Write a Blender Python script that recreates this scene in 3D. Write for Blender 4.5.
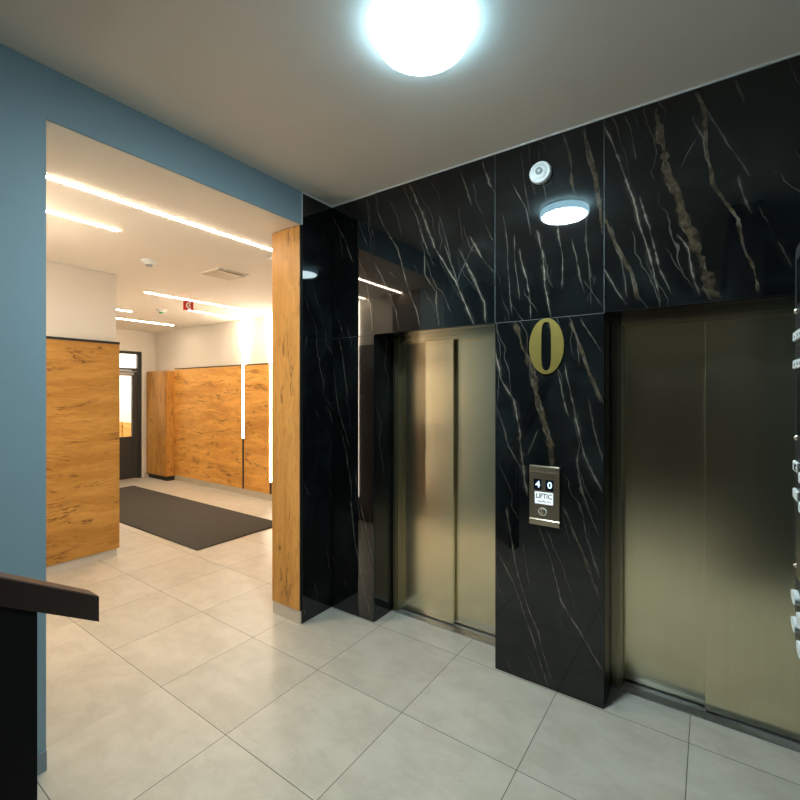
import bpy, bmesh, math, random
from mathutils import Vector, Matrix
random.seed(7)
S = bpy.context.scene
for o in list(bpy.data.objects):
    bpy.data.objects.remove(o)
COL = S.collection

# ------------------------------------------------------------------ measurements (metres)
EYE = 1.62                 # camera height
H = 3.03                   # foyer ceiling
HH = EYE + 1.180           # hall ceiling / lintel underside
D = 2.454                  # front plane of the lift wall
XB = -2.344                # blue wall face
XH = -2.645                 # hall side of the blue wall
Y0, Y1 = 0.69, 2.15        # opening in the blue wall
DOORTOP = 2.03
LX0, LX1 = -1.942, -1.036  # first lift cutout
RX0, RX1 = -0.444, 0.47    # second lift cutout
RD = 2.85                  # back of the lift recess
FAR = 4.37                 # far hall wall
XW = -4.85                 # hall west wall (oak clad)
XD = -8.9                  # wall with the glazed door
HS = 0.58                  # hall south wall
BACK = -3.0
XR = 0.95

# ------------------------------------------------------------------ camera
cam_d = bpy.data.cameras.new('camera')
cam = bpy.data.objects.new('camera', cam_d); COL.objects.link(cam)
cam.location = (0, 0, EYE)
cam.rotation_euler = (math.radians(90), 0, math.radians(34.98))
cam_d.sensor_width = 36; cam_d.lens = 443/800*36
cam_d.shift_y = -7/800
cam_d.clip_start = 0.02
S.camera = cam

# ------------------------------------------------------------------ world, exposure, lamp strengths
w = bpy.data.worlds.new('world'); S.world = w; w.use_nodes = True
w.node_tree.nodes['Background'].inputs[0].default_value = (.02, .022, .025, 1)
w.node_tree.nodes['Background'].inputs[1].default_value = 0.3
S.view_settings.view_transform = 'Standard'
S.view_settings.look = 'None'
S.view_settings.exposure = 2.3
S.view_settings.gamma = 1
S.view_settings.use_curve_mapping = False
S.cycles.max_bounces = 10; S.cycles.diffuse_bounces = 6; S.cycles.glossy_bounces = 6
S.cycles.sample_clamp_indirect = 6.0
S.cycles.caustics_reflective = False
LAMP = 46.0                # round foyer lamp
STRIP = 24.0               # hall light strips
VEST = 45.0                 # unseen lamp added to brighten the porch behind the glazed door

# ------------------------------------------------------------------ helpers
def tag(o, label=None, cat=None, group=None, kind=None):
    if label: o['label'] = label
    if cat: o['category'] = cat
    if group: o['group'] = group
    if kind: o['kind'] = kind
    return o
def empty(name, loc, label=None, cat=None, group=None, kind=None):
    o = bpy.data.objects.new(name, None); COL.objects.link(o); o.location = loc
    o.empty_display_size = .1
    return tag(o, label, cat, group, kind)
def wloc(o):
    v = Vector(o.location)
    while o.parent: o = o.parent; v += Vector(o.location)
    return v
def obj(name, bm, mats, parent=None, smooth=False):
    """link a bmesh built in world coordinates as one mesh object"""
    if parent is not None:
        bmesh.ops.translate(bm, verts=bm.verts, vec=-wloc(parent))
    bmesh.ops.recalc_face_normals(bm, faces=bm.faces)
    me = bpy.data.meshes.new(name); bm.to_mesh(me); bm.free()
    for m in (mats if isinstance(mats, (list, tuple)) else [mats]): me.materials.append(m)
    if smooth:
        for p in me.polygons: p.use_smooth = True
    o = bpy.data.objects.new(name, me); COL.objects.link(o)
    if parent is not None: o.parent = parent
    return o
def struct(name, bm, mats, parent=None, label=None):
    o = obj(name, bm, mats, parent)
    if parent is None: tag(o, label, None, None, 'structure')
    return o
def bx(bm, x0, x1, y0, y1, z0, z1, bevel=0, seg=2, mi=0):
    t = bmesh.new()
    bmesh.ops.create_cube(t, size=1)
    for v in t.verts:
        v.co = Vector(((x0+x1)/2+v.co.x*(x1-x0), (y0+y1)/2+v.co.y*(y1-y0), (z0+z1)/2+v.co.z*(z1-z0)))
    if bevel:
        bmesh.ops.bevel(t, geom=t.edges[:], offset=bevel, segments=seg, affect='EDGES', profile=.5)
    return merge(bm, t, mi)
def merge(bm, t, mi=0):
    vm = {}
    for v in t.verts: vm[v] = bm.verts.new(v.co)
    for f in t.faces:
        try: g = bm.faces.new([vm[v] for v in f.verts]); g.material_index = mi; g.smooth = f.smooth
        except ValueError: pass
    t.free(); return bm
def box(*a, **k): return bx(bmesh.new(), *a, **k)
def lathe(prof, centre, axis, seg=48, close=True):
    """prof: (radius, distance along axis)"""
    bm = bmesh.new(); ax = Vector(axis).normalized()
    u = ax.orthogonal().normalized(); v = ax.cross(u); c = Vector(centre); rings = []
    for r, d in prof:
        if r < 1e-6: rings.append([bm.verts.new(c+ax*d)]); continue
        rings.append([bm.verts.new(c+ax*d+(u*math.cos(2*math.pi*i/seg)+v*math.sin(2*math.pi*i/seg))*r) for i in range(seg)])
    for a, b in zip(rings, rings[1:]):
        for i in range(seg):
            j = (i+1) % seg
            if len(a) == 1 and len(b) == 1: continue
            if len(a) == 1: bm.faces.new((a[0], b[i], b[j]))
            elif len(b) == 1: bm.faces.new((a[i], a[j], b[0]))
            else: bm.faces.new((a[i], a[j], b[j], b[i]))
    for f in bm.faces: f.smooth = True
    return bm
def prism(pts, thick, M):
    """closed outline pts (2d) extruded by thick along local z, placed by matrix M"""
    bm = bmesh.new()
    a = [bm.verts.new(M @ Vector((x, y, 0))) for x, y in pts]
    b = [bm.verts.new(M @ Vector((x, y, thick))) for x, y in pts]
    bm.faces.new(a); bm.faces.new(b)
    n = len(pts)
    for i in range(n): bm.faces.new((a[i], a[(i+1) % n], b[(i+1) % n], b[i]))
    return bm
def ring_prism(outer, inner, thick, M):
    bm = bmesh.new(); n = len(outer)
    def row(p, z): return [bm.verts.new(M @ Vector((x, y, z))) for x, y in p]
    oa, ob, ia, ib = row(outer, 0), row(outer, thick), row(inner, 0), row(inner, thick)
    for i in range(n):
        j = (i+1) % n
        for q in ((oa[i], oa[j], ob[j], ob[i]), (ia[i], ib[i], ib[j], ia[j]), (ob[i], ob[j], ib[j], ib[i]), (oa[i], ia[i], ia[j], oa[j])):
            bm.faces.new(q)
    return bm
def text_bm(s, size, M, extrude=.0004, bold=0, xs=1):
    c = bpy.data.curves.new('lettering', 'FONT'); c.body = s; c.size = size; c.extrude = extrude; c.offset = bold
    c.align_x = 'CENTER'; c.align_y = 'CENTER'; c.resolution_u = 3
    o = bpy.data.objects.new('lettering', c); COL.objects.link(o)
    bpy.context.view_layer.update()
    me = bpy.data.meshes.new_from_object(o.evaluated_get(bpy.context.evaluated_depsgraph_get()))
    bm = bmesh.new(); bm.from_mesh(me)
    bpy.data.objects.remove(o); bpy.data.curves.remove(c); bpy.data.meshes.remove(me)
    bmesh.ops.transform(bm, matrix=M @ Matrix.Diagonal((xs, 1, 1, 1)), verts=bm.verts)
    return bm
def facing_south(x, y, z):   # local x -> +X, local y -> +Z, local z -> -Y
    return Matrix(((1, 0, 0, x), (0, 0, -1, y), (0, 1, 0, z), (0, 0, 0, 1)))
def facing_east(x, y, z):    # local x -> +Y, local y -> +Z, local z -> +X
    return Matrix(((0, 0, 1, x), (1, 0, 0, y), (0, 1, 0, z), (0, 0, 0, 1)))
def facing_west(x, y, z):    # local x -> -Y, local y -> +Z, local z -> -X
    return Matrix(((0, 0, -1, x), (-1, 0, 0, y), (0, 1, 0, z), (0, 0, 0, 1)))

# ------------------------------------------------------------------ materials
class NT:
    def __init__(s, name):
        s.m = bpy.data.materials.new(name); s.m.use_nodes = True
        s.t = s.m.node_tree; s.b = s.t.nodes['Principled BSDF']
    def n(s, typ, **k):
        q = s.t.nodes.new(typ)
        for a, v in k.items(): setattr(q, a, v)
        return q
    def put(s, sock, v):
        if isinstance(v, bpy.types.NodeSocket): s.t.links.new(v, sock)
        elif v is not None:
            sock.default_value = v
    def math(s, op, a, b=None, c=None, clamp=False):
        q = s.n('ShaderNodeMath', operation=op, use_clamp=clamp)
        s.put(q.inputs[0], a); s.put(q.inputs[1], b); s.put(q.inputs[2], c)
        return q.outputs[0]
    def coord(s): return s.n('ShaderNodeTexCoord').outputs['Object']
    def geo(s): return s.n('ShaderNodeNewGeometry').outputs['Position']
    def mapping(s, v, scale=(1, 1, 1), rot=(0, 0, 0), loc=(0, 0, 0)):
        q = s.n('ShaderNodeMapping'); s.put(q.inputs[0], v)
        q.inputs['Scale'].default_value = scale; q.inputs['Rotation'].default_value = rot; q.inputs['Location'].default_value = loc
        return q.outputs[0]
    def noise(s, v, scale, detail=3, rough=.5, dist=0):
        q = s.n('ShaderNodeTexNoise'); s.put(q.inputs['Vector'], v)
        q.inputs['Scale'].default_value = scale; q.inputs['Detail'].default_value = detail
        q.inputs['Roughness'].default_value = rough; q.inputs['Distortion'].default_value = dist
        return q.outputs['Fac']
    def mapr(s, v, a, b, c=0, d=1, smooth=True):
        q = s.n('ShaderNodeMapRange'); q.interpolation_type = 'SMOOTHSTEP' if smooth else 'LINEAR'
        s.put(q.inputs['Value'], v)
        for nm, val in (('From Min', a), ('From Max', b), ('To Min', c), ('To Max', d)): s.put(q.inputs[nm], val)
        return q.outputs[0]
    def mix(s, f, a, b):
        q = s.n('ShaderNodeMix', data_type='RGBA')
        s.put(q.inputs[0], f)
        for k, v in ((6, a), (7, b)):
            s.put(q.inputs[k], v if isinstance(v, bpy.types.NodeSocket) else (*v, 1))
        return q.outputs[2]
    def sep(s, v):
        q = s.n('ShaderNodeSeparateXYZ'); s.put(q.inputs[0], v); return q.outputs
    def bump(s, h, strength, dist=.01):
        q = s.n('ShaderNodeBump'); s.put(q.inputs['Height'], h)
        q.inputs['Strength'].default_value = strength; q.inputs['Distance'].default_value = dist
        s.put(s.b.inputs['Normal'], q.outputs[0])
    def base(s, c): s.put(s.b.inputs['Base Color'], c if isinstance(c, bpy.types.NodeSocket) else (*c, 1))
    def set(s, **k):
        for a, v in k.items(): s.put(s.b.inputs[a.replace('_', ' ')], v)
        return s
def plain(name, col, rough=.5, metal=0, var=.06, scale=6, bump=0, spec=.5):
    n = NT(name); f = n.noise(n.geo(), scale, 4)
    n.base(n.mix(f, [c*(1-var) for c in col], [min(1, c*(1+var)) for c in col]))
    n.set(Roughness=rough, Metallic=metal); n.b.inputs['Specular IOR Level'].default_value = spec
    if bump: n.bump(n.noise(n.geo(), 220, 2), bump, .002)
    return n.m
def glow(name, col, strength):
    n = NT(name); n.base((.8, .8, .8)); n.set(Roughness=.4)
    n.b.inputs['Emission Color'].default_value = (*col, 1); n.b.inputs['Emission Strength'].default_value = strength
    return n.m

VEINS = {
 'upper_left': [
  (3, 0.7, 0, [(-1.688,3.002),(-1.578,2.775),(-1.52,2.599),(-1.454,2.442)]),
  (5, 0.9, 0.3, [(-1.637,3.005),(-1.539,2.799),(-1.444,2.552),(-1.301,2.323),(-1.232,2.16),(-1.173,2.038)]),
  (4, 0.8, 0, [(-1.9,2.883),(-1.845,2.766),(-1.739,2.6),(-1.657,2.342),(-1.578,2.15),(-1.558,2.053)]),
  (3, 0.5, 0, [(-1.266,2.997),(-1.181,2.761)]),
  (6, 0.8, 0.3, [(-1.108,2.997),(-1.076,2.868),(-1.036,2.799)]),
  (4, 0.9, 0, [(-1.191,2.565),(-1.132,2.448),(-1.03,2.313)]),
  (4, 0.7, 0, [(-1.266,2.503),(-1.181,2.336),(-1.1,2.159),(-1.096,2.04)]),
  (3, 0.5, 0, [(-1.371,2.554),(-1.301,2.373),(-1.266,2.213)]),
  (2.5, 0.5, 0, [(-1.165,2.533),(-1.266,2.349),(-1.336,2.203)]),
  (3, 0.6, 0, [(-1.933,2.542),(-1.845,2.389),(-1.743,2.17),(-1.727,2.047)]),
  (4, 0.5, 0, [(-1.52,2.537),(-1.516,2.387),(-1.437,2.266),(-1.415,2.053)]),
  (3, 0.3, 0, [(-1.802,2.946),(-1.743,2.829),(-1.702,2.685)]),
  (3, 0.3, 0, [(-1.408,2.752),(-1.357,2.583),(-1.322,2.439)]),
 ],
 'upper_middle': [
  (9, 0.55, 0.6, [(-0.643,3.011),(-0.612,2.883),(-0.604,2.748),(-0.582,2.657)]),
  (11, 0.55, 0.7, [(-0.542,3.008),(-0.512,2.837),(-0.481,2.714),(-0.465,2.597),(-0.45,2.434)]),
  (5, 0.85, 0.2, [(-0.789,2.52),(-0.753,2.375),(-0.744,2.2),(-0.712,2.043)]),
  (4, 0.7, 0, [(-0.886,2.433),(-0.839,2.233),(-0.822,2.035)]),
  (4, 0.7, 0.2, [(-0.677,2.53),(-0.654,2.39),(-0.651,2.19)]),
  (3, 0.6, 0, [(-0.597,2.432),(-0.566,2.242),(-0.534,2.138)]),
  (3, 0.5, 0, [(-0.941,2.84),(-0.851,2.658),(-0.822,2.505)]),
  (3, 0.5, 0, [(-0.542,2.207),(-0.45,2.065)]),
  (3, 0.5, 0, [(-0.777,2.967),(-0.766,2.853),(-0.744,2.737),(-0.712,2.537)]),
  (3, 0.4, 0, [(-0.874,2.986),(-0.865,2.825),(-0.828,2.619)]),
  (2.5, 0.4, 0, [(-0.987,2.655),(-0.957,2.446),(-0.945,2.213),(-0.933,2.068)]),
  (2.5, 0.4, 0, [(-0.488,2.214),(-0.522,2.105)]),
  (2.5, 0.4, 0, [(-0.921,2.525),(-0.903,2.322),(-0.886,2.149)]),
  (2.5, 0.4, 0, [(-0.522,2.6),(-0.532,2.42),(-0.512,2.208),(-0.502,2.077)]),
 ],
 'upper_right': [
  (5, 0.8, 0.3, [(-0.44,2.973),(-0.373,2.785),(-0.336,2.661),(-0.308,2.573),(-0.258,2.356),(-0.23,2.224),(-0.197,2.063)]),
  (5, 0.8, 0.1, [(-0.279,2.575),(-0.239,2.429),(-0.203,2.22),(-0.15,2.088)]),
  (26, 0.62, 1, [(-0.218,3.006),(-0.189,2.825),(-0.169,2.662),(-0.117,2.541),(-0.092,2.398),(-0.047,2.268),(-0.017,2.19),(-0.012,2.098),(0.025,2.043)]),
  (4, 0.8, 0.2, [(-0.124,2.359),(-0.084,2.291),(-0.066,2.184),(-0.042,2.075)]),
  (7, 0.75, 0.5, [(-0.054,3.011),(-0.017,2.901),(-0.014,2.736),(0.013,2.567),(0.1,2.387),(0.118,2.253),(0.152,2.163),(0.173,2.054)]),
  (4, 0.5, 0.2, [(-0.066,2.889),(-0.023,2.785),(-0.012,2.676)]),
  (4, 0.3, 0.2, [(-0.012,2.913),(0.072,2.709),(0.141,2.561)]),
  (5, 0.4, 0.4, [(0.1,2.572),(0.128,2.464),(0.145,2.403)]),
  (3, 0.4, 0, [(-0.344,3.005),(-0.315,2.881),(-0.295,2.761)]),
  (9, 0.6, 0.5, [(-0.44,2.524),(-0.373,2.328),(-0.321,2.224),(-0.286,2.081)]),
  (4, 0.6, 0, [(-0.45,2.26),(-0.344,2.063)]),
  (4, 0.25, 0, [(0.238,2.259),(0.28,2.142)]),
  (3, 0.3, 0.2, [(-0.05,2.793),(-0.112,2.678)]),
  (5, 0.2, 0.3, [(0.096,3.004),(0.124,2.894)]),
  (3, 0.3, 0, [(-0.407,2.471),(-0.362,2.276),(-0.335,2.092)]),
  (3, 0.3, 0, [(-0.256,2.258),(-0.218,2.141),(-0.181,2.068)]),
 ],
 'pier': [
  (20, 0.6, 1, [(-0.915,2.026),(-0.871,1.878),(-0.814,1.763),(-0.786,1.567),(-0.752,1.471),(-0.717,1.336),(-0.704,1.2)]),
  (6, 0.75, 0.2, [(-1.03,1.861),(-0.999,1.71),(-0.923,1.58),(-0.893,1.438),(-0.871,1.24),(-0.842,1.046)]),
  (9, 0.65, 0.5, [(-0.607,1.995),(-0.556,1.846),(-0.512,1.727),(-0.452,1.571)]),
  (4, 0.75, 0, [(-0.677,1.758),(-0.651,1.623),(-0.619,1.497)]),
  (5, 0.7, 0.2, [(-0.638,1.77),(-0.593,1.556),(-0.543,1.295),(-0.452,1.11)]),
  (3, 0.6, 0, [(-0.556,2.004),(-0.452,1.827)]),
  (3, 0.45, 0, [(-1.021,1.535),(-0.952,1.32),(-0.857,1.157)]),
  (4, 0.45, 0.2, [(-0.582,1.292),(-0.566,1.161),(-0.5,0.962)]),
  (3, 0.35, 0, [(-0.786,1.414),(-0.842,1.271)]),
  (5, 0.65, 0.2, [(-0.775,0.875),(-0.707,0.693),(-0.656,0.494),(-0.551,0.349),(-0.451,0.201)]),
  (4, 0.55, 0.2, [(-1.024,0.694),(-0.933,0.546),(-0.828,0.296),(-0.728,0.009)]),
  (4, 0.55, 0.2, [(-0.966,0.954),(-0.917,0.661),(-0.853,0.441),(-0.783,0.293),(-0.707,0.05)]),
  (9, 0.5, 0.6, [(-0.648,1.015),(-0.558,0.81),(-0.459,0.547)]),
  (4, 0.5, 0.2, [(-0.558,1.041),(-0.532,0.873),(-0.464,0.659)]),
  (3, 0.4, 0.2, [(-0.544,1.059),(-0.464,0.875)]),
  (3, 0.3, 0, [(-0.868,0.765),(-0.822,0.5)]),
  (3, 0.35, 0, [(-0.607,2.009),(-0.576,1.874),(-0.566,1.768)]),
  (3, 0.35, 0, [(-0.517,1.584),(-0.478,1.378),(-0.45,1.267)]),
 ],
 'left': [
  (4, 0.6, 0, [(-2.342,2.967),(-2.216,2.753),(-2.131,2.554)]),
  (3, 0.5, 0, [(-2.015,2.999),(-2.001,2.889),(-1.942,2.72)]),
  (3, 0.5, 0, [(-2.083,2.853),(-2.001,2.675)]),
  (3, 0.6, 0, [(-2.099,2.621),(-2.015,2.463),(-1.987,2.281),(-1.947,2.065)]),
  (3, 0.6, 0, [(-2.276,2.166),(-2.216,2.027)]),
  (3, 0.5, 0, [(-2.265,2.031),(-2.225,1.805),(-2.186,1.568)]),
  (3, 0.4, 0, [(-2.327,1.794),(-2.286,1.508),(-2.166,1.216)]),
  (4, 0.6, 0.2, [(-2.157,0.836),(-2.128,0.606),(-2.071,0.364),(-1.969,0.011)]),
  (3, 0.5, 0.2, [(-2.071,0.848),(-1.942,0.393)]),
  (3, 0.5, 0, [(-2.245,1.33),(-2.157,0.982),(-2.147,0.837)]),
  (3, 0.5, 0, [(-2.118,1.059),(-2.071,0.848)]),
 ],
}
def marble(name, veins, seed=0):
    n = NT(name); pos = n.geo()
    x, y, z = n.sep(pos)[:]
    wob = n.math('MULTIPLY', n.math('SUBTRACT', n.noise(pos, 6, 5, .6), .5), .034)
    swell = n.mapr(n.noise(pos, 7, 3, .6), .32, .66, .35, 1.5)
    xw = n.math('ADD', x, wob)
    breakup = n.mapr(n.noise(pos, 14, 3, .7), .30, .62, .25, 1)
    ragged = n.mapr(n.noise(pos, 26, 4, .75), .38, .62, 0, 1)
    light = None; brown = None
    def add(acc, v): return v if acc is None else n.math('MAXIMUM', acc, v)
    for wd, st, br, pts in veins:
        pts = sorted(pts, key=lambda p: p[1])
        zs = [p[1] for p in pts]; xs = [p[0] for p in pts]
        z0, z1 = zs[0], zs[-1]; x0, x1 = min(xs)-.01, max(xs)+.01
        t = n.math('DIVIDE', n.math('SUBTRACT', z, z0), z1-z0, clamp=True)
        fc = n.n('ShaderNodeFloatCurve'); cv = fc.mapping.curves[0]
        while len(cv.points) > 2: cv.points.remove(cv.points[1])
        cv.points[0].location = (0, (xs[0]-x0)/(x1-x0)); cv.points[1].location = (1, (xs[-1]-x0)/(x1-x0))
        for (px, pz) in pts[1:-1]: cv.points.new((pz-z0)/(z1-z0), (px-x0)/(x1-x0))
        for p in cv.points: p.handle_type = 'VECTOR'
        fc.mapping.update()
        n.put(fc.inputs['Value'], t)
        xc = n.math('MULTIPLY_ADD', fc.outputs[0], x1-x0, x0)
        d = n.math('ABSOLUTE', n.math('SUBTRACT', xw, xc))
        end = n.math('MULTIPLY', n.mapr(z, z0-.02, z0+.06), n.mapr(z, z1+.02, z1-.04))
        wm = n.math('MULTIPLY', swell, wd/1000)
        if br >= .5:
            d = n.math('ABSOLUTE', n.math('ADD', d, n.math('MULTIPLY', n.math('SUBTRACT', n.noise(pos, 22, 5, .7), .5), wd*.0022)))
            body = n.math('MULTIPLY', n.mapr(d, n.math('MULTIPLY', wm, 1.2), n.math('MULTIPLY', wm, .2)), n.math('MULTIPLY', end, st))
            brown = add(brown, n.math('MULTIPLY', body, n.math('MULTIPLY_ADD', ragged, .75, .25)))
            d2 = n.math('ABSOLUTE', n.math('SUBTRACT', d, n.math('MULTIPLY', wm, .6)))
            edge = n.mapr(d2, .0035, .0005)
            light = add(light, n.math('MULTIPLY', n.math('MULTIPLY', edge, end), n.math('MULTIPLY', n.mapr(n.noise(pos, 11, 3, .6), .45, .62), st*.6)))
        else:
            core = n.mapr(d, n.math('MULTIPLY', wm, .95), n.math('MULTIPLY', wm, .1))
            halo = n.math('MULTIPLY', n.mapr(d, n.math('MULTIPLY', wm, 4.0), 0), .12)
            v = n.math('MULTIPLY', n.math('MAXIMUM', core, halo), n.math('MULTIPLY', end, st))
            light = add(light, n.math('MULTIPLY', v, breakup))
    # faint fine veining that runs through every slab
    along = z if name != 'marble_return' else z
    h_ = n.math('ADD', x, y)
    warp = n.math('MULTIPLY', n.math('SUBTRACT', n.noise(pos, 1.7, 4, .55), .5), .34)
    for sc, tilt, wdt, amt in ((9.0, .36, .030, .30), (6.0, .16, .018, .34)):
        cr = n.math('ADD', n.math('MULTIPLY_ADD', z, tilt, h_), n.math('ADD', warp, seed*1.37+sc))
        vo = n.n('ShaderNodeTexVoronoi', voronoi_dimensions='1D', feature='DISTANCE_TO_EDGE')
        n.put(vo.inputs['W'], cr); vo.inputs['Scale'].default_value = sc
        line = n.mapr(vo.outputs['Distance'], wdt, 0)
        msk = n.mapr(n.noise(n.mapping(pos, (2.4, 2.4, .9), loc=(seed, sc, seed)), 1.6, 3, .6), .50, .66)
        light = add(light, n.math('MULTIPLY', n.math('MULTIPLY', line, msk), amt if veins else amt*.8))
    g = n.mapping(pos, (1, 1, 1), (0, math.radians(-14), 0), (seed*3.1, seed*1.7, seed))
    cloud = n.noise(g, 3.5, 6, .65)
    col = n.mix(n.mapr(cloud, .42, .75), (.0034, .0041, .0047), (.0105, .014, .0145))
    if brown is not None: col = n.mix(brown, col, (.125, .092, .055))
    col = n.mix(n.math('MULTIPLY', light, 1.0, clamp=True), col, (.27, .245, .205))
    n.base(col); n.set(Roughness=.028); n.b.inputs['Specular IOR Level'].default_value = .6
    return n.m
M_MAR = {k: marble('marble_'+k, v, i) for i, (k, v) in enumerate(VEINS.items())}
M_MAR['plain'] = marble('marble_plain', [], 6)

def floor_mat():
    n = NT('floor_tile'); pos = n.geo(); x, y, z = n.sep(pos)[:]
    def cell(v, off):
        a = n.math('DIVIDE', n.math('SUBTRACT', v, off), .6)
        fr = n.math('FRACT', a)
        e = n.math('MINIMUM', fr, n.math('SUBTRACT', 1.0, fr))
        return n.math('FLOOR', a), e
    ix, ex = cell(x, -.0805); iy, ey = cell(y, 2.446)
    # the tiles inside the opening are laid in one long piece: no cross joints there
    solid = n.math('MULTIPLY', n.math('LESS_THAN', x, -2.2), n.math('LESS_THAN', y, 1.24))
    ex = n.math('ADD', ex, solid)
    edge = n.math('MINIMUM', ex, ey)
    grout = n.mapr(edge, .0038, .0022)
    idv = n.n('ShaderNodeCombineXYZ'); n.put(idv.inputs[0], ix); n.put(idv.inputs[1], iy)
    wn = n.n('ShaderNodeTexWhiteNoise'); n.put(wn.inputs['Vector'], idv.outputs[0])
    tv = n.math('MULTIPLY_ADD', wn.outputs['Value'], .10, .95)
    off = n.n('ShaderNodeVectorMath', operation='MULTIPLY_ADD'); n.put(off.inputs[0], idv.outputs[0]); off.inputs[1].default_value = (7.3, 3.1, 1); n.put(off.inputs[2], pos)
    cl = n.noise(off.outputs[0], 4.5, 7, .62, .4)
    str_ = n.noise(n.mapping(off.outputs[0], (2.2, 5, 1), (0, 0, .5)), 2.0, 6, .6, .6)
    f = n.math('ADD', n.math('MULTIPLY', cl, .6), n.math('MULTIPLY', str_, .4))
    c = n.mix(n.mapr(f, .36, .64), (.47, .435, .365), (.56, .525, .45))
    thin = n.mapr(n.math('ABSOLUTE', n.math('SUBTRACT', str_, .5)), .012, 0)
    c = n.mix(n.math('MULTIPLY', thin, .22), c, (.66, .62, .55))
    sp = n.mapr(n.noise(pos, 55, 2, .5), .735, .78)
    c = n.mix(n.math('MULTIPLY', sp, .35), c, (.16, .14, .12))
    vm = n.n('ShaderNodeVectorMath', operation='SCALE'); n.put(vm.inputs[0], c); n.put(vm.inputs['Scale'], tv)
    c = n.mix(grout, vm.outputs[0], (.10, .092, .078))
    n.base(c)
    n.set(Roughness=n.mapr(f, .3, .7, .30, .42)); n.b.inputs['Specular IOR Level'].default_value = .35
    n.bump(n.math('SUBTRACT', 1.0, grout), .35, .002)
    return n.m
M_FLOOR = floor_mat()

def oak(name, vertical=False, gain=1.0, seed=0):
    n = NT(name); pos = n.mapping(n.geo(), loc=(seed*2.3, seed*1.1, seed*.7))
    st = (1, 1, .09) if vertical else (.13, .13, 1)
    g = n.mapping(pos, st)
    wav = n.noise(pos, 2.2, 3, .5)
    gx = n.n('ShaderNodeVectorMath', operation='ADD'); n.put(gx.inputs[0], g)
    cmb = n.n('ShaderNodeCombineXYZ')
    w_ = n.math('MULTIPLY', wav, .16)
    for i in ((0, 1) if vertical else (2,)): n.put(cmb.inputs[i], w_)
    n.put(gx.inputs[1], cmb.outputs[0])
    broad = n.noise(gx.outputs[0], 7, 5, .6, .5)
    fine = n.noise(gx.outputs[0], 60, 4, .7)
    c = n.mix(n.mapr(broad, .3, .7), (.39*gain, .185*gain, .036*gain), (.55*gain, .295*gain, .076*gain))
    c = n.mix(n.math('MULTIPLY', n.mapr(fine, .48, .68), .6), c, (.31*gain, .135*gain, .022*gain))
    # cracks and cathedral lines
    ln = n.mapr(n.math('ABSOLUTE', n.math('SUBTRACT', n.noise(gx.outputs[0], 5.5, 6, .62, .7), .5)), .020, .002)
    lm = n.mapr(n.noise(pos, 4.0, 3), .44, .58)
    c = n.mix(n.math('MULTIPLY', n.math('MULTIPLY', ln, lm), .85), c, (.17, .072, .018))
    # knots
    vk = n.n('ShaderNodeTexVoronoi'); vk.feature = 'F1'
    n.put(vk.inputs['Vector'], n.mapping(pos, (1, 1, .75) if vertical else (.8, .8, 1.25)))
    vk.inputs['Scale'].default_value = 5.2; vk.inputs['Randomness'].default_value = 1
    dist = n.math('ADD', vk.outputs['Distance'], n.math('MULTIPLY', n.math('SUBTRACT', n.noise(pos, 16, 4), .5), .12))
    pick = n.mapr(n.sep(vk.outputs['Color'])[0], .42, .5)
    kn = n.math('MULTIPLY', n.mapr(dist, .13, .035), pick)
    ring = n.math('MULTIPLY', n.mapr(n.math('ABSOLUTE', n.math('SUBTRACT', dist, .16)), .03, 0), pick)
    c = n.mix(n.math('MULTIPLY', kn, .8), c, (.115, .048, .013))
    c = n.mix(n.math('MULTIPLY', ring, .35), c, (.24, .10, .026))
    n.base(c); n.set(Roughness=.5); n.b.inputs['Specular IOR Level'].default_value = .3
    n.bump(fine, .08, .002)
    return n.m
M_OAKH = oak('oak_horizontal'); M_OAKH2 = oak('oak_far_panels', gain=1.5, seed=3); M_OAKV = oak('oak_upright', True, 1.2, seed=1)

def steel(name, col, rough, aniso=.55):
    n = NT(name); pos = n.geo()
    f = n.noise(n.mapping(pos, (40, 40, .6)), 1, 3, .5)
    n.base(n.mix(f, [c*.95 for c in col], [c*1.05 for c in col]))
    n.set(Metallic=1.0, Roughness=rough)
    tg = n.n('ShaderNodeTangent', direction_type='RADIAL', axis='Z')
    n.put(n.b.inputs['Tangent'], tg.outputs[0]); n.set(Anisotropic=aniso)
    return n.m
M_STEEL = steel('brushed_steel', (.80, .715, .50), .22, .45)
M_FRAME = steel('dark_frame_steel', (.36, .32, .23), .34)
M_STEELP = steel('brushed_panel_steel', (.40, .36, .28), .38)
M_ALU = steel('aluminium', (.42, .45, .50), .38)
M_BLUE = plain('blue_paint', (.25, .355, .41), .6, bump=.08, var=.03)
M_DARKW = plain('dark_paint', (.060, .052, .045), .6)
M_BWALL = plain('cream_paint', (.52, .48, .41), .7)
M_BDOOR = plain('added_door_brown', (.050, .016, .012), .5)  # for the door added behind the camera
M_WHITE = plain('white_paint', (.66, .625, .575), .7, bump=.06, var=.02)
M_CEIL = plain('ceiling_paint', (.84, .79, .72), .75, bump=.05, var=.02)
M_BEAD = plain('white_bead', (.75, .78, .8), .4)
M_SKIRT = plain('stone_skirting', (.55, .51, .45), .45, var=.1)
M_BSKIRT = plain('grey_skirting', (.22, .27, .30), .5)
M_BLACK = plain('black_trim', (.012, .011, .010), .45)
M_ANTH = plain('anthracite_metal', (.035, .035, .033), .42)
M_PLAST = plain('white_plastic', (.78, .82, .83), .35, var=.02)
M_PLASTG = plain('grey_plastic', (.30, .33, .36), .4)
M_HATCH = plain('hatch_board', (.60, .54, .45), .6)
M_RED = plain('sign_red', (.55, .012, .018), .4)
M_SIGNW = plain('sign_white', (.85, .83, .8), .5, var=.01)
M_GOLD = plain('gold_metal', (.40, .31, .085), .33, metal=.75, var=.08, scale=20)
M_INK = plain('black_ink', (.01, .012, .014), .6)
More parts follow.
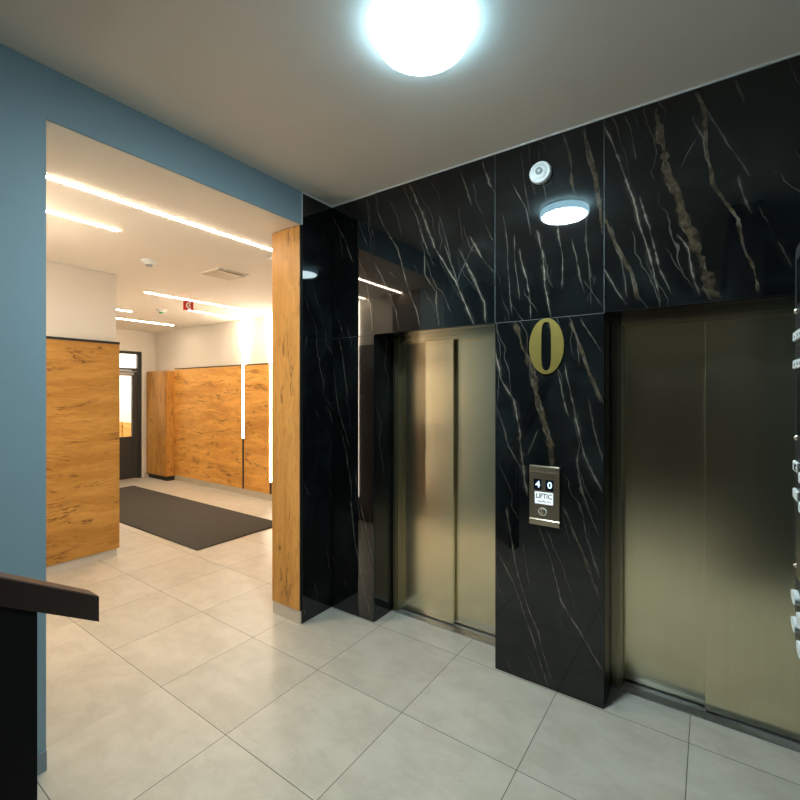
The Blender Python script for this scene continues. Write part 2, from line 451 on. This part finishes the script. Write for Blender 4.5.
M_DISP = plain('display_glass', (.004, .006, .012), .12)
M_DARKM = plain('dark_metal', (.040, .044, .048), .33, metal=.5)
M_DARKG = plain('dark_glass', (.006, .008, .010), .08)
M_SCREW = plain('bright_screw', (.75, .75, .75), .2, metal=1)
M_POST = plain('black_post', (.002, .002, .002), .7, spec=.2)
def rail_wood():
    n = NT('dark_stained_wood'); f = n.noise(n.mapping(n.geo(), (60, 4, 60)), 1, 4)
    n.base(n.mix(f, (.014, .005, .003), (.030, .011, .007))); n.set(Roughness=.34); return n.m
M_RAIL = rail_wood()
def slats():
    n = NT('dark_slatted_wood'); x = n.sep(n.geo())[0]
    fr = n.math('FRACT', n.math('DIVIDE', x, .028))
    gap = n.mapr(n.math('ABSOLUTE', n.math('SUBTRACT', fr, .5)), .30, .36)
    n.base(n.mix(gap, (.15, .095, .055), (.012, .010, .008))); n.set(Roughness=.55); return n.m
M_SLAT = slats()
def mat_fibre():
    n = NT('mat_fibre'); p = n.geo()
    f = n.noise(p, 160, 3, .7); g = n.noise(p, 7, 4, .6)
    c = n.mix(f, (.045, .041, .037), (.092, .086, .076)); c = n.mix(n.mapr(g, .5, .75, 0, .45), c, (.085, .078, .068))
    n.base(c); n.set(Roughness=.95); n.b.inputs['Specular IOR Level'].default_value = .1; n.bump(f, .5, .004); return n.m
M_MAT = mat_fibre()
def glass():
    n = NT('clear_glass'); t = n.t
    n.base((1, 1, 1)); n.set(Roughness=.0, IOR=1.45); n.b.inputs['Transmission Weight'].default_value = 1
    return n.m
M_GLASS = glass()
M_RIM = glow('added_rim_glow', (.45, .80, 1.0), 2.3)  # bluish emission added for the ceiling glow around the lamp
M_LEDW = glow('warm_upright_strip', (1.0, .87, .68), STRIP*.33)
M_LED = glow('warm_strip', (1.0, .82, .59), STRIP)
M_LAMP = glow('cool_lamp', (.70, .89, .93), LAMP)
M_VEST = glow('porch_fill_lamp', (1.0, .95, .86), VEST)
M_DIGIT = glow('lit_digits', (.40, .74, 1.0), .33)
M_GREEN = plain('green_lens', (.06, .42, .18), .3)
# ================================================================== SETTING
ZT = H
struct('floor', box(XD-2.4, XR+.1, BACK-.1, FAR+.1, -.1, 0), M_FLOOR, label='pale beige stone tile floor with thin dark joints')
struct('ceiling', box(XB-.002, XR+.1, BACK-.1, RD, H, H+.12), M_CEIL, label='plain ceiling over the lift foyer')
struct('ceiling_hall', box(XD-2.4, XB-.01, HS-.1, FAR+.1, HH, HH+.1), plain('hall_ceiling_paint', (.86, .825, .76), .7, var=.02), label='white ceiling over the lit hall beyond the opening')

# blue wall with the wide opening
b = bmesh.new()
bx(b, XH, XB, BACK, Y0, 0, H); bx(b, XH, XB, Y0, Y1, HH+.002, H)
struct('wall_left', b, M_BLUE, label='pale blue painted wall with a wide opening into the hall')
struct('baseboard_left', box(XB, XB+.012, BACK, Y0-.001, 0, .085), M_BSKIRT, label='grey skirting at the foot of the blue wall')
struct('wall_right', box(.122, .32, BACK, .757, 0, H), M_DARKW, label='end of the wall that carries the door phone')
struct('wall_side_right', box(XR, XR+.1, BACK, RD, 0, H), M_BLUE)
struct('wall_front', box(XH, XR, BACK-.1, BACK, 0, H), M_BWALL)

# brown double door added behind the camera to darken the right lift door's reflection
d4 = empty('added_brown_door', (-.6, BACK, 0), None, None, None, 'structure')
b = bmesh.new(); bx(b, -1.42, -1.35, BACK, BACK+.05, 0, 2.1); bx(b, .05, .12, BACK, BACK+.05, 0, 2.1); bx(b, -1.35, .05, BACK, BACK+.05, 2.03, 2.1)
obj('door_frame', b, M_BDOOR, d4)
for xa, xb in ((-1.345, -.655), (-.645, .045)):
    b = box(xa, xb, BACK+.002, BACK+.035, .01, 2.025)
    bx(b, xa+.1, xb-.1, BACK+.03, BACK+.042, .15, .9, bevel=.008); bx(b, xa+.1, xb-.1, BACK+.03, BACK+.042, 1.02, 1.92, bevel=.008)
    obj('door_leaf', b, M_BDOOR, d4)

# marble lift wall : core with slabs
SL = .02
wb = empty('wall_back', (0, 0, 0), 'black marble wall with pale veins around the two lifts', None, None, 'structure')
c = bmesh.new()
bx(c, XB-.30, LX0, D+SL, RD, 0, H)                 # beside first lift
bx(c, LX1, RX0, D+SL, RD, 0, H)                    # pier
bx(c, RX1, XR, D+SL, RD, 0, H)
bx(c, LX0, LX1, D+SL, RD, DOORTOP, H); bx(c, RX0, RX1, D+SL, RD, DOORTOP, H)
bx(c, XH, XR, RD, RD+.05, 0, H)
obj('wall_core', c, M_MAR['plain'], wb)
g = .0016
def slab(x0, x1, z0, z1, key, tilt=0):
    t = box(x0+g, x1-g, D, D+SL+.001, z0+g, z1-g, bevel=.0012, seg=1)
    for v in t.verts:                                   # slabs are set a hair out of plane
        if v.co.y < D+.01: v.co.y += tilt*(v.co.x-x1)
    return obj('marble_slab', t, M_MAR[key], wb)
JZ = DOORTOP
slab(XB+.004, LX0, 0, JZ, 'left', .005); slab(XB+.004, LX0, JZ, H, 'left', .0036)
slab(LX0, LX1, JZ, H, 'upper_left', .005)
slab(LX1, RX0, JZ, H, 'upper_middle'); slab(LX1, RX0, 0, JZ, 'pier')
slab(RX0, RX1+.03, JZ, H, 'upper_right')
slab(RX1, XR, 0, JZ, 'plain'); slab(RX1+.03, XR, JZ, H, 'plain')
# pale joint filler behind the slab gaps
jf = bmesh.new()
for xx, za, zb in ((LX0, JZ, H), (LX1, JZ, H), (RX0, JZ, H)): bx(jf, xx-.0015, xx+.0015, D+.002, D+.012, za, zb)
for xa, xb in ((XB, LX0), (LX1, RX0)): bx(jf, xa, xb, D+.002, D+.012, JZ-.0014, JZ+.0014)
obj('joint_filler', jf, plain('joint_grey', (.085, .10, .105), .6), wb)
# marble return at the end of the blue wall
wr = empty('wall_return', (0, 0, 0), 'narrow black marble return between the oak jamb and the lift wall', None, None, 'structure')
obj('return_core', box(XH, XB-SL, Y1, D+.03, 0, H), M_BLACK, wr)
for za, zb in ((0, JZ), (JZ, H)):
    obj('marble_slab', box(XB-SL, XB, Y1+.004, D+.002, za+g, zb-g), M_MAR['plain'], wr)
obj('edge_trim', box(XB, XB+.003, Y1-.002, Y1+.005, HH, H-.004), M_BEAD, wr)
obj('edge_trim', box(XB-.002, XB+.003, Y1-.001, Y1+.005, 0, HH), M_BLACK, wr)
b = bmesh.new()
bx(b, XB, XR, D-.007, D, H-.009, H-.001); bx(b, XB, XB+.007, Y1, D-.007, H-.009, H-.001)
struct('trim_1', b, M_BEAD, label='thin white bead along the top of the marble')

# hall walls
struct('wall_south', box(XW-.3, XH, HS-.1, HS, 0, HH), M_WHITE)
struct('wall_west', box(XD-.0, XW, HS, 1.995, 0, HH), M_WHITE, label='white wall above the left oak panel')
struct('wall_north', box(XD-2.4, XH, FAR, FAR+.1, 0, HH), M_WHITE, label='white far wall of the hall above the oak panels')
struct('wall_east', box(XH, XH+.1, RD+.05, FAR, 0, HH), M_WHITE)
DY0, DY1, DZ = 3.12, 4.105, 2.405
b = bmesh.new()
bx(b, XD-.2, XD, 1.995, DY0, 0, HH); bx(b, XD-.2, XD, DY1, FAR, 0, HH); bx(b, XD-.2, XD, DY0, DY1, DZ, HH)
struct('wall_door_side', b, M_WHITE, label='white wall around the glazed hall door')
struct('baseboard_west', box(XW, XW+.012, HS, 1.998, 0, .08), M_SKIRT, label='stone skirting below the left oak panel')
struct('baseboard_north', box(XD, XH, FAR-.012, FAR, 0, .1), M_SKIRT, label='stone skirting along the far hall wall')
struct('baseboard_door_side', box(XD, XD+.012, DY1+.05, 4.17, 0, .1), M_SKIRT)
struct('baseboard_jamb', box(XH+.004, XB-.004, Y1-.010, Y1-.001, 0, .092), M_SKIRT, label='stone plinth under the oak jamb panel')
# porch behind the glazed door
struct('wall_porch', box(XD-2.4, XD-2.3, 1.6, FAR, 0, HH), M_WHITE)
struct('wall_porch_south', box(XD-2.4, XD-.2, 1.5, 1.6, 0, HH), M_WHITE)

# ------------------------------------------------------------------ glazed hall door
dr = empty('door_3', (XD-.06, (DY0+DY1)/2, 0), 'dark framed glazed hall door with a light above it', None, None, 'structure')
f = bmesh.new(); fx0, fx1 = XD-.10, XD-.03
T = 2.06
bx(f, fx0, fx1, DY0, DY0+.055, 0, DZ); bx(f, fx0, fx1, DY1-.055, DY1, 0, DZ)
bx(f, fx0, fx1, DY0+.055, DY1-.055, DZ-.05, DZ); bx(f, fx0, fx1, DY0+.055, DY1-.055, T-.03, T+.03)
obj('door_frame', f, M_ANTH, dr)
lf = bmesh.new(); a0, a1 = DY0+.06, DY1-.06
lx0, lx1 = XD-.095, XD-.04
bx(lf, lx0, lx1, a0, a0+.085, .01, T-.035); bx(lf, lx0, lx1, a1-.085, a1, .01, T-.035)
bx(lf, lx0, lx1, a0+.085, a1-.085, T-.115, T-.035); bx(lf, lx0, lx1, a0+.085, a1-.085, .72, .80)
bx(lf, lx0, lx1, a0+.085, a1-.085, .01, .11); bx(lf, lx0+.015, lx1-.012, a0+.085, a1-.085, .11, .72)
bx(lf, lx0, lx1-.004, a0+.14, a1-.14, .16, .67, bevel=.008)
leaf = obj('door_leaf', lf, M_ANTH, dr)
obj('glass_pane', box(XD-.072, XD-.066, a0+.08, a1-.08, .795, T-.11), M_GLASS, dr)
obj('transom_pane', box(XD-.072, XD-.066, DY0+.05, DY1-.05, T+.025, DZ-.045), M_GLASS, dr)
k = bmesh.new(); bx(k, XD-.04, XD+.01, a1-.36, a1-.08, T-.105, T-.055, bevel=.006)
clo = obj('door_closer', k, plain('closer_silver', (.45, .43, .42), .35, metal=.6), dr)
k = bmesh.new(); bx(k, XD-.03, XD+.012, a1-.42, a1-.12, T-.03, T-.005, bevel=.004); obj('closer_arm', k, M_ALU, clo)
k = bmesh.new(); bx(k, XD-.04, XD+.02, a0+.03, a0+.05, 1.0, 1.02); bx(k, XD+.008, XD+.022, a0+.03, a0+.16, .998, 1.022, bevel=.005)
obj('door_handle', k, M_ALU, dr)
b = bmesh.new()
bx(b, XD-.03, XD+.012, DY1, DY1+.045, 0, DZ+.045); bx(b, XD-.03, XD+.012, DY0-.045, DY0, 0, DZ+.045); bx(b, XD-.03, XD+.012, DY0, DY1, DZ, DZ+.045)
struct('trim_2', b, M_WHITE, label='white casing around the glazed hall door')

# ------------------------------------------------------------------ lift doors
def lift(name, x0, x1, first_front, split, label):
    r = empty(name, ((x0+x1)/2, 2.75, 0), label, None, None, 'structure')
    fr = bmesh.new()
    bx(fr, x0, x0+.045, 2.685, 2.80, 0, DOORTOP); bx(fr, x1-.045, x1, 2.685, 2.80, 0, DOORTOP)
    bx(fr, x0+.012, x0+.03, 2.672, 2.69, 0, DOORTOP-.02)
    bx(fr, x1-.03, x1-.012, 2.672, 2.69, 0, DOORTOP-.02)
    obj('door_frame', fr, M_FRAME, r)
    hd = bmesh.new(); bx(hd, x0+.045, x1-.045, 2.70, 2.80, 1.988, DOORTOP); bx(hd, x0+.045, x1-.045, 2.692, 2.70, 2.006, 2.012)
    obj('header', hd, M_STEEL, r)
    ya, yb = 2.735, 2.772
    if not first_front: ya, yb = yb, ya
    e = .012
    obj('door_panel', box(x0+.047, split+(e if first_front else .02), ya, ya+.028, .012, 1.996, bevel=.0012), M_STEEL, r)
    obj('door_panel', box(split-(.02 if first_front else e), x1-.047, yb, yb+.028, .012, 1.996, bevel=.0012), M_STEEL, r)
    sl = bmesh.new(); bx(sl, x0, x1, 2.665, 2.722, -.002, .004, bevel=.001); bx(sl, x0, x1, 2.726, 2.765, -.002, .004); bx(sl, x0, x1, 2.769, 2.81, -.002, .004)
    obj('door_sill', sl, M_ALU, r)
    obj('track_shadow_gap', box(x0, x1, 2.81, 2.848, 0, DOORTOP), M_BLACK, r)
lift('door_1', LX0, LX1, True, -1.472, 'steel lift door left of the gold number, bright with hall light')
lift('door_2', RX0, RX1, False, -.008, 'dark steel lift door right of the gold number')

# ================================================================== THINGS
# oak cladding
def panel(name, bm, mat, label, group=None, loc=(0, 0, 0)):
    o = empty(name, loc, label, 'wall panel', group); return o
W2T = EYE+.482
p = empty('oak_wall_panel', (XW+.015, 1.3, .08), 'large oak panel on the left hall wall beside the opening, horizontal grain', 'wall panel', 'oak wall panels in the hall')
obj('panel_board', box(XW+.001, XW+.03, HS+.002, 2.014, .08, W2T), M_OAKH, p)
obj('top_trim', box(XW+.001, XW+.034, HS+.002, 2.016, W2T, W2T+.024), M_BLACK, p)
PT = EYE+.4365
PZ0 = .10
V4, V3 = -6.08, -5.41
defs = ((-8.148, V4-.025, 'wide oak panel on the far wall next to the shallow oak cupboard'),
        (V4+.025, V3-.025, 'narrow oak panel on the far wall between the two upright light strips'),
        (V3+.025, XH-.002, 'oak panel on the far wall right of both light strips, mostly hidden by the jamb'))
for xa, xb, lab in defs:
    p = empty('oak_wall_panel', ((xa+xb)/2, FAR-.015, PZ0), lab, 'wall panel', 'oak wall panels in the hall')
    obj('panel_board', box(xa, xb, FAR-.03, FAR-.001, PZ0, PT), M_OAKH2, p)
    obj('top_trim', box(xa, xb, FAR-.034, FAR-.001, PT, PT+.016), M_BLACK, p)
p = empty('oak_jamb_panel', ((XB+XH)/2, Y1+.01, .092), 'tall upright-grain oak panel on the jamb between opening and black marble', 'wall panel')
obj('panel_board', box(XH-.0, XB-.008, Y1-.014, Y1-.002, .092, HH-.004, bevel=.001, seg=1), M_OAKV, p)
obj('edge_strip', box(XB-.008, XB-.0025, Y1-.014, Y1-.003, .092, HH-.004), M_BLACK, p)
# cupboard
CX0, CX1, CY = XD+.035, -8.15, 4.18
p = empty('oak_cupboard', ((CX0+CX1)/2, 4.27, 0), 'shallow oak cupboard in the far corner next to the glazed door', 'cupboard')
obj('carcass', box(CX0+.005, CX1, CY+.02, FAR-.014, .09, PT-.03, bevel=.002, seg=1), M_OAKV, p)
obj('door', box(CX0, CX1-.001, CY, CY+.019, .09, PT-.03, bevel=.002, seg=1), oak('oak_cupboard_front', True, seed=5), p)
obj('plinth', box(CX0+.02, CX1-.03, CY+.04, FAR-.014, 0, .088), M_BLACK, p)
# pale board added out of view to brighten the left lift door's reflection
p = empty('added_pale_board', (-2.9, HS+.02, 1.26), 'pale board added on the slatted panel to brighten the reflection in the steel lift door', 'added board')
obj('board', box(-3.14, -2.70, HS+.021, HS+.034, 1.27, 1.92), M_WHITE, p)
fb = bmesh.new(); bx(fb, -3.16, -2.68, HS+.0205, HS+.04, 1.25, 1.27); bx(fb, -3.16, -2.68, HS+.0205, HS+.04, 1.92, 1.94); bx(fb, -3.16, -3.14, HS+.0205, HS+.04, 1.27, 1.92); bx(fb, -2.70, -2.68, HS+.0205, HS+.04, 1.27, 1.92)
obj('frame', fb, M_ALU, p)
# south wall slats (seen mirrored in the marble)
p = empty('slatted_wall_panel', (-3.3, HS+.01, 0), 'dark slatted wood wall panel mirrored in the marble', 'wall panel')
obj('panel_board', box(-3.62, -3.10, HS+.001, HS+.02, .02, 2.22), M_SLAT, p)
obj('panel_board', box(-3.09, XH-.004, HS+.001, HS+.02, .02, HH-.01), M_SLAT, p)
p = empty('oak_wall_panel', (-4.2, HS+.01, .1), 'oak panel on the hidden hall wall behind the blue wall', 'wall panel')
obj('panel_board', box(XW+.04, -3.72, HS+.001, HS+.02, .1, 2.1), M_OAKH, p)
p = empty('porch_wall_panel', (-10.2, FAR-.01, 0), 'low oak panel seen through the glass of the hall door', 'wall panel')
obj('panel_board', box(-11.25, -10.29, FAR-.03, FAR-.001, .02, 1.0), M_OAKH2, p)
obj('panel_board', box(-10.22, -9.15, FAR-.03, FAR-.001, .02, 1.0), M_OAKH2, p)

# door mat
p = obj('floor_mat', box(-8.2, -4.31, 2.53, 3.655, 0, .014, bevel=.005), M_MAT)
tag(p, 'long dark grey entrance mat on the hall floor', 'mat')

# LED strips
WL = .022
def strip(xc, ya, yb, label):
    r = empty('ceiling_light_strip', (xc, (ya+yb)/2, HH), label, 'light strip', 'ceiling light strips in the hall')
    f_ = box(xc-WL/2-.003, xc+WL/2+.003, ya-.003, yb+.003, HH-.0015, HH)
    obj('channel', f_, M_WHITE, r)
    obj('diffuser', box(xc-WL/2, xc+WL/2, ya, yb, HH-.006, HH-.001, bevel=.002, seg=1), M_LED, r)
strip(-2.96, HS+.03, 2.46, 'longest ceiling light strip, nearest the blue lintel')
strip(-3.52, HS+.03, 1.46, 'short ceiling light strip over the left oak panel')
strip(V3, 2.53, FAR-.04, 'ceiling light strip just behind the red sign, running to the far wall')
strip(V4, 3.44, FAR-.04, 'ceiling light strip beginning right of the red sign, meeting the first upright strip')
strip(-7.66, 2.2, 4.06, 'ceiling light strip below the green ceiling device, in front of the glazed door')
strip(-6.86, 2.1, 3.03, 'shortest visible ceiling light strip, just past the end of the white wall')
def wall_strip(xc, y, ny, zb, z0, label, gname='upright light strips in the hall'):
    ya, yb = (y-.0292, y-.001) if ny < 0 else (y+.001, y+.024)
    r = empty('wall_light_strip', (xc, y, z0), label, 'light strip', gname)
    obj('diffuser', box(xc-.024, xc+.024, ya, yb, zb, HH-.014), M_LEDW, r)
    obj('dark_insert', box(xc-.024, xc+.024, ya, yb, z0, zb), M_BLACK, r)
wall_strip(V4, FAR, -1, .90, .1, 'left upright light strip between oak panels, dark in its lower third')
wall_strip(V3, FAR, -1, .28, .1, 'right upright light strip next to the oak jamb, lit almost to the floor')
wall_strip(-3.66, HS, 1, .30, .02, 'upright light strip of the hidden hall wall, mirrored in the marble')

# hall ceiling devices
def disc(name, x, y, zc, r, label, cat, lens=None):
    o = empty(name, (x, y, zc), label, cat)
    obj('housing', lathe([(0, 0), (r, 0), (r, .012), (r*.9, .02), (r*.62, .022), (r*.55, .034), (r*.3, .042), (0, .043)], (x, y, zc), (0, 0, -1)), M_PLAST, o)
    obj('sensor', lathe([(0, .04), (r*.45, .034), (r*.40, .052), (0, .058)], (x, y, zc), (0, 0, -1), 24), lens or M_PLASTG, o)
    return o
disc('smoke_detector', -4.09, 1.95, HH, .066, 'round white smoke detector on the hall ceiling above the left oak panel', 'smoke detector')
disc('ceiling_sensor', -6.36, 3.20, HH, .07, 'small ceiling device with a green underside left of the red sign', 'sensor', M_GREEN).children
def hatch(x, y, s, label, ang):
    r = empty('ceiling_hatch', (x, y, HH), label, 'ceiling hatch', 'square ceiling hatches')
    f_ = bmesh.new(); i = s-.02
    bx(f_, x-s, x+s, y-s, y-i, HH-.012, HH); bx(f_, x-s, x+s, y+i, y+s, HH-.012, HH); bx(f_, x-s, x-i, y-i, y+i, HH-.012, HH); bx(f_, x+i, x+s, y-i, y+i, HH-.012, HH)
    obj('frame', f_, M_SIGNW, r)
    t = box(x-i, x+i, y-i, y+i, HH-.016, HH-.008)
    bmesh.ops.rotate(t, verts=t.verts, cent=(x-i, y, HH-.012), matrix=Matrix.Rotation(ang, 3, 'Y'))
    obj('panel', t, M_HATCH, r)
hatch(-3.935, 2.59, .165, 'square white hatch in the hall ceiling between the longest strip and the red sign', .03)
hatch(-3.02, 2.66, .15, 'square ceiling hatch half hidden by the oak jamb', .02)
# red sign
sx, sy = -5.13, 2.90
r = empty('hose_sign', (sx, sy, HH), 'small red square sign with a white symbol hanging from the hall ceiling', 'sign')
Ms = Matrix.Translation((sx, sy, HH-.13)) @ Matrix.Rotation(math.radians(58), 4, 'Z') @ Matrix.Rotation(math.radians(90), 4, 'X')
def tr(bm, M): bmesh.ops.transform(bm, matrix=M, verts=bm.verts); return bm
obj('sign_plate', tr(box(-.055, .055, -.055, .055, -.004, .004), Ms), M_RED, r)
t = bmesh.new()
n_ = 20
outer = [(.012+.038*math.cos(a), .0+.040*math.sin(a)) for a in [math.radians(60+240*i/n_) for i in range(n_+1)]]
inner = [(.012+.022*math.cos(a), .0+.024*math.sin(a)) for a in [math.radians(60+240*i/n_) for i in range(n_+1)]][::-1]
merge(t, prism(outer+inner, .003, Ms @ Matrix.Translation((0, 0, .004))))
merge(t, tr(box(.004, .022, -.012, .012, .004, .007), Ms))
obj('symbol', t, M_SIGNW, r)
obj('bracket', tr(box(-.005, .005, .055, .13, -.002, .002), Ms), M_SIGNW, r)

# foyer ceiling lamp
LX, LY, LR = -.905, 1.445, .172
r = empty('ceiling_lamp', (LX, LY, H), 'round glowing white lamp on the foyer ceiling', 'ceiling lamp')
obj('base_ring', lathe([(0, 0), (LR-.02, 0), (LR-.02, .018), (0, .019)], (LX, LY, H), (0, 0, -1)), M_PLAST, r)
obj('glow_rim', lathe([(LR-.03, .02), (LR-.002, .022), (LR+.004, .034), (LR+.004, .060), (LR-.002, .070), (LR-.010, .071)], (LX, LY, H), (0, 0, -1)), M_RIM, r)  # glowing rim added to shape the bluish wash on the ceiling
obj('diffuser', lathe([(LR-.009, .069), (LR-.014, .075), (LR*.7, .082), (LR*.35, .086), (0, .087)], (LX, LY, H), (0, 0, -1)), M_LAMP, r)

# round wall device above the number
dx, dz_ = -.763, EYE+1.209
r = empty('wall_sounder', (dx, D, dz_), 'round white device high on the black marble above the lamp reflection', 'sounder')
R_ = .058
obj('housing', lathe([(0, 0), (R_, 0), (R_*1.03, .012), (R_, .03), (R_*.92, .036), (R_*.84, .036), (R_*.80, .030), (R_*.74, .030), (R_*.70, .037), (R_*.40, .042), (0, .042)], (dx, D, dz_), (0, -1, 0)), M_PLAST, r)
obj('ring', lathe([(R_*.16, .042), (R_*.17, .052), (R_*.31, .052), (R_*.33, .041)], (dx, D, dz_), (0, -1, 0), 32), M_PLASTG, r)
obj('lens', lathe([(0, .056), (R_*.1, .054), (R_*.15, .045)], (dx, D, dz_), (0, -1, 0), 24), M_PLAST, r)

# gold number
zx, zz, zw, zh = -.735, EYE+.2565, .094, .153
N = 72
outer = []; inner = []
for i in range(N):
    a = 2*math.pi*i/N
    outer.append((zw*math.cos(a), zh*math.sin(a)))
    c_, s_ = math.cos(a), math.sin(a)
    iw, ih = zw*.285, zh*.865
    inner.append((iw*math.copysign(abs(c_)**.62, c_), ih*math.copysign(abs(s_)**.55, s_)))
o = obj('floor_number', ring_prism(outer, inner, .009, facing_south(zx, D, zz)), M_GOLD)
tag(o, 'large gold numeral 0 on the black marble between the lifts', 'number')

# call panel
cx, cw, z1, z0 = -.742, .081, EYE-.400, EYE-.726
yf = D-.022
r = empty('call_panel', (cx, D, z0), 'brushed steel lift call panel with two lit displays below the gold numeral', 'call panel')
pr = [(0, z1), (.020, z1), (.022, z1-.004), (.0265, z1-.030), (.022, z1-.036), (.022, z0+.036), (.0265, z0+.030), (.022, z0+.004), (.020, z0), (0, z0)]
Mx = Matrix(((0, 0, 1, cx-cw), (-1, 0, 0, D), (0, 1, 0, 0), (0, 0, 0, 1)))
body = prism(pr, cw*2, Mx)
obj('body', body, M_STEELP, r)
def fz(t): return z1-(z1-z0)*t
def fx(t): return cx-cw+2*cw*t
for a, b_, ch in ((.155, .405, '4'), (.55, .81, '0')):
    d_ = obj('display', box(fx(a), fx(b_), yf-.002, yf+.001, fz(.405), fz(.225), bevel=.0008, seg=1), M_DISP, r)
    obj('digit', text_bm(ch, .050, facing_south(fx((a+b_)/2)+.002, yf-.0021, fz(.315)), bold=.001), M_DIGIT, d_)
lb = obj('label_plate', box(fx(.19), fx(.80), yf-.0015, yf+.001, fz(.635), fz(.435)), glow('label_added_glow', (.80, .92, 1.0), .12), r)  # weak emission added so the white label plate looks brighter
tx = text_bm('LIFTIC', .037, facing_south(fx(.495), yf-.0016, fz(.505)), bold=.0006, xs=.86)
merge(tx, text_bm('www.liftic.com', .0155, facing_south(fx(.495), yf-.0016, fz(.59)), xs=.80))
obj('lettering', tx, M_INK, lb)
bt = obj('call_button', lathe([(0, 0), (.017, 0), (.017, .003), (.0155, .005), (0, .005)], (fx(.45), yf, fz(.765)), (0, -1, 0), 32), M_STEELP, r)
obj('button_ring', lathe([(.0195, 0), (.0195, .003), (.0222, .003), (.0228, 0)], (fx(.45), yf, fz(.765)), (0, -1, 0), 32), M_SIGNW, bt)
obj('button_mark', text_bm('0', .015, facing_south(fx(.45), yf-.0055, fz(.765))), M_SIGNW, bt)

# door phone at the right edge
ix, iy = .0890, .752
r = empty('door_phone', (ix+.018, iy-.07, 1.29), 'dark entry phone panel with white keys at the right edge of the photo', 'entry phone')
zt, zb_ = EYE+.182, EYE-.322
pts = []
for (cyy, czz, a0) in ((iy-.014, zt-.014, 0), (iy-.126, zt-.014, 90), (iy-.126, zb_+.014, 180), (iy-.014, zb_+.014, 270)):
    for i in range(7):
        a = math.radians(a0+15*i); pts.append((cyy+.014*math.cos(a), czz+.014*math.sin(a)))
Mi = Matrix(((0, 0, -1, ix+.0355), (1, 0, 0, 0), (0, 1, 0, 0), (0, 0, 0, 1)))
obj('body', prism(pts, .0355, Mi), M_DARKM, r)
def pz(py): return EYE+(393-py)*.00125
for za, zb2 in ((505, 574), (374, 434)):
    obj('glass_strip', box(ix-.0012, ix+.002, iy-.12, iy-.022, pz(zb2), pz(za)), M_DARKG, r)
obj('glass_strip', box(ix-.0012, ix+.002, iy-.12, iy-.022, pz(305), pz(262)), M_DARKG, r)
for py in (311, 438, 566):
    for yy in (iy-.012, iy-.128):
        obj('screw', lathe([(0, .003), (.002, .0028), (.0036, 0)], (ix, yy, pz(py)), (-1, 0, 0), 16), M_SCREW, r)
for ya in (461, 489):
    for col in range(3):
        dy = .004+col*.043; ddz = -col*.009
        kx = bmesh.new(); bx(kx, ix-.003, ix+.001, iy-dy-.034, iy-dy, pz(ya+10)+ddz, pz(ya)+ddz, bevel=.0015)
        kb = obj('key', kx, M_PLAST, r)
        if col == 0 and ya == 461:
            kt = bmesh.new(); bx(kt, ix-.0033, ix-.0029, iy-dy-.022, iy-dy-.014, pz(ya+8), pz(ya+2)); bx(kt, ix-.0033, ix-.0029, iy-dy-.030, iy-dy-.025, pz(ya+8), pz(ya+6)); bx(kt, ix-.0033, ix-.0029, iy-dy-.030, iy-dy-.025, pz(ya+4), pz(ya+2))
            obj('key_mark', kt, M_INK, kb)
for ya in (332, 360):
    kx = bmesh.new(); bx(kx, ix-.003, ix+.001, iy-.132, iy-.004, pz(ya+9), pz(ya), bevel=.0015)
    kb = obj('name_label', kx, M_PLAST, r)
    kt = bmesh.new()
    for q in range(5): bx(kt, ix-.0033, ix-.0029, iy-.024-q*.02, iy-.016-q*.02, pz(ya+6), pz(ya+3.5))
    obj('label_print', kt, M_PLASTG, kb)
for py in (347, 353):
    obj('speaker_slot', box(ix-.001, ix+.002, iy-.11, iy-.02, pz(py+2), pz(py)), M_INK, r)
for ya in (587, 614):
    for col in range(3):
        dy = .006+col*.041; ddz = -col*.012
        cz = pz(ya+8)+ddz; cy = iy-dy-.017
        pl = [(.017*math.cos(2*math.pi*i/24), .0075*math.sin(2*math.pi*i/24)) for i in range(24)]
        obj('key', prism(pl, .0055, facing_west(ix+.0005, cy, cz)), M_PLAST, r)

# handrail with post
P0 = Vector((-1.645, .626, EYE-.668))      # top front corner of the rail end
sl_ = .60                                # falls towards the lifts
r = empty('stair_handrail', (-1.66, .40, 0), 'dark wooden stair handrail on a black post at the left edge', 'handrail')
rw, rh, L = .095, .084, 1.5
b = bmesh.new()
prof = [(-rw, -rh), (0, -rh), (0, -.004), (-.004, 0), (-rw+.016, 0), (-rw, -.012)]
def ringv(yy, dz2, cut=0): return [b.verts.new((P0.x+px, yy, P0.z+pz_+dz2)) for px, pz_ in prof]
A = ringv(P0.y, 0); B = ringv(P0.y-L, L*sl_)
b.faces.new(A); b.faces.new(B[::-1])
for i in range(len(A)): b.faces.new((A[i], A[(i+1) % len(A)], B[(i+1) % len(A)], B[i]))
obj('rail', b, M_RAIL, r)
b = bmesh.new()
bx(b, P0.x-.072, P0.x-.004, 0.355, .464, 0, P0.z+(P0.y-.355)*sl_-rh-.002)
for v in b.verts:
    if v.co.z > .2: v.co.z = P0.z+(P0.y-v.co.y)*sl_-rh-.001
obj('newel_post', b, M_POST, r)

# unseen lamp added to make the porch bright through the glazed door
r = empty('porch_fill_lamp', (XD-1.2, 3.3, HH), 'unseen fill lamp added on the porch ceiling behind the glazed door', 'ceiling lamp')
obj('base_ring', lathe([(0, 0), (.2, 0), (.2, .02)], (XD-1.2, 3.3, HH), (0, 0, -1)), M_PLAST, r)
obj('diffuser', lathe([(.198, .015), (.195, .04), (.15, .06), (0, .065)], (XD-1.2, 3.3, HH), (0, 0, -1)), M_VEST, r)

# every labelled top-level object that is not the setting is a thing
for o in S.objects:
    if o.parent is None and 'category' in o: o['kind'] = 'thing'
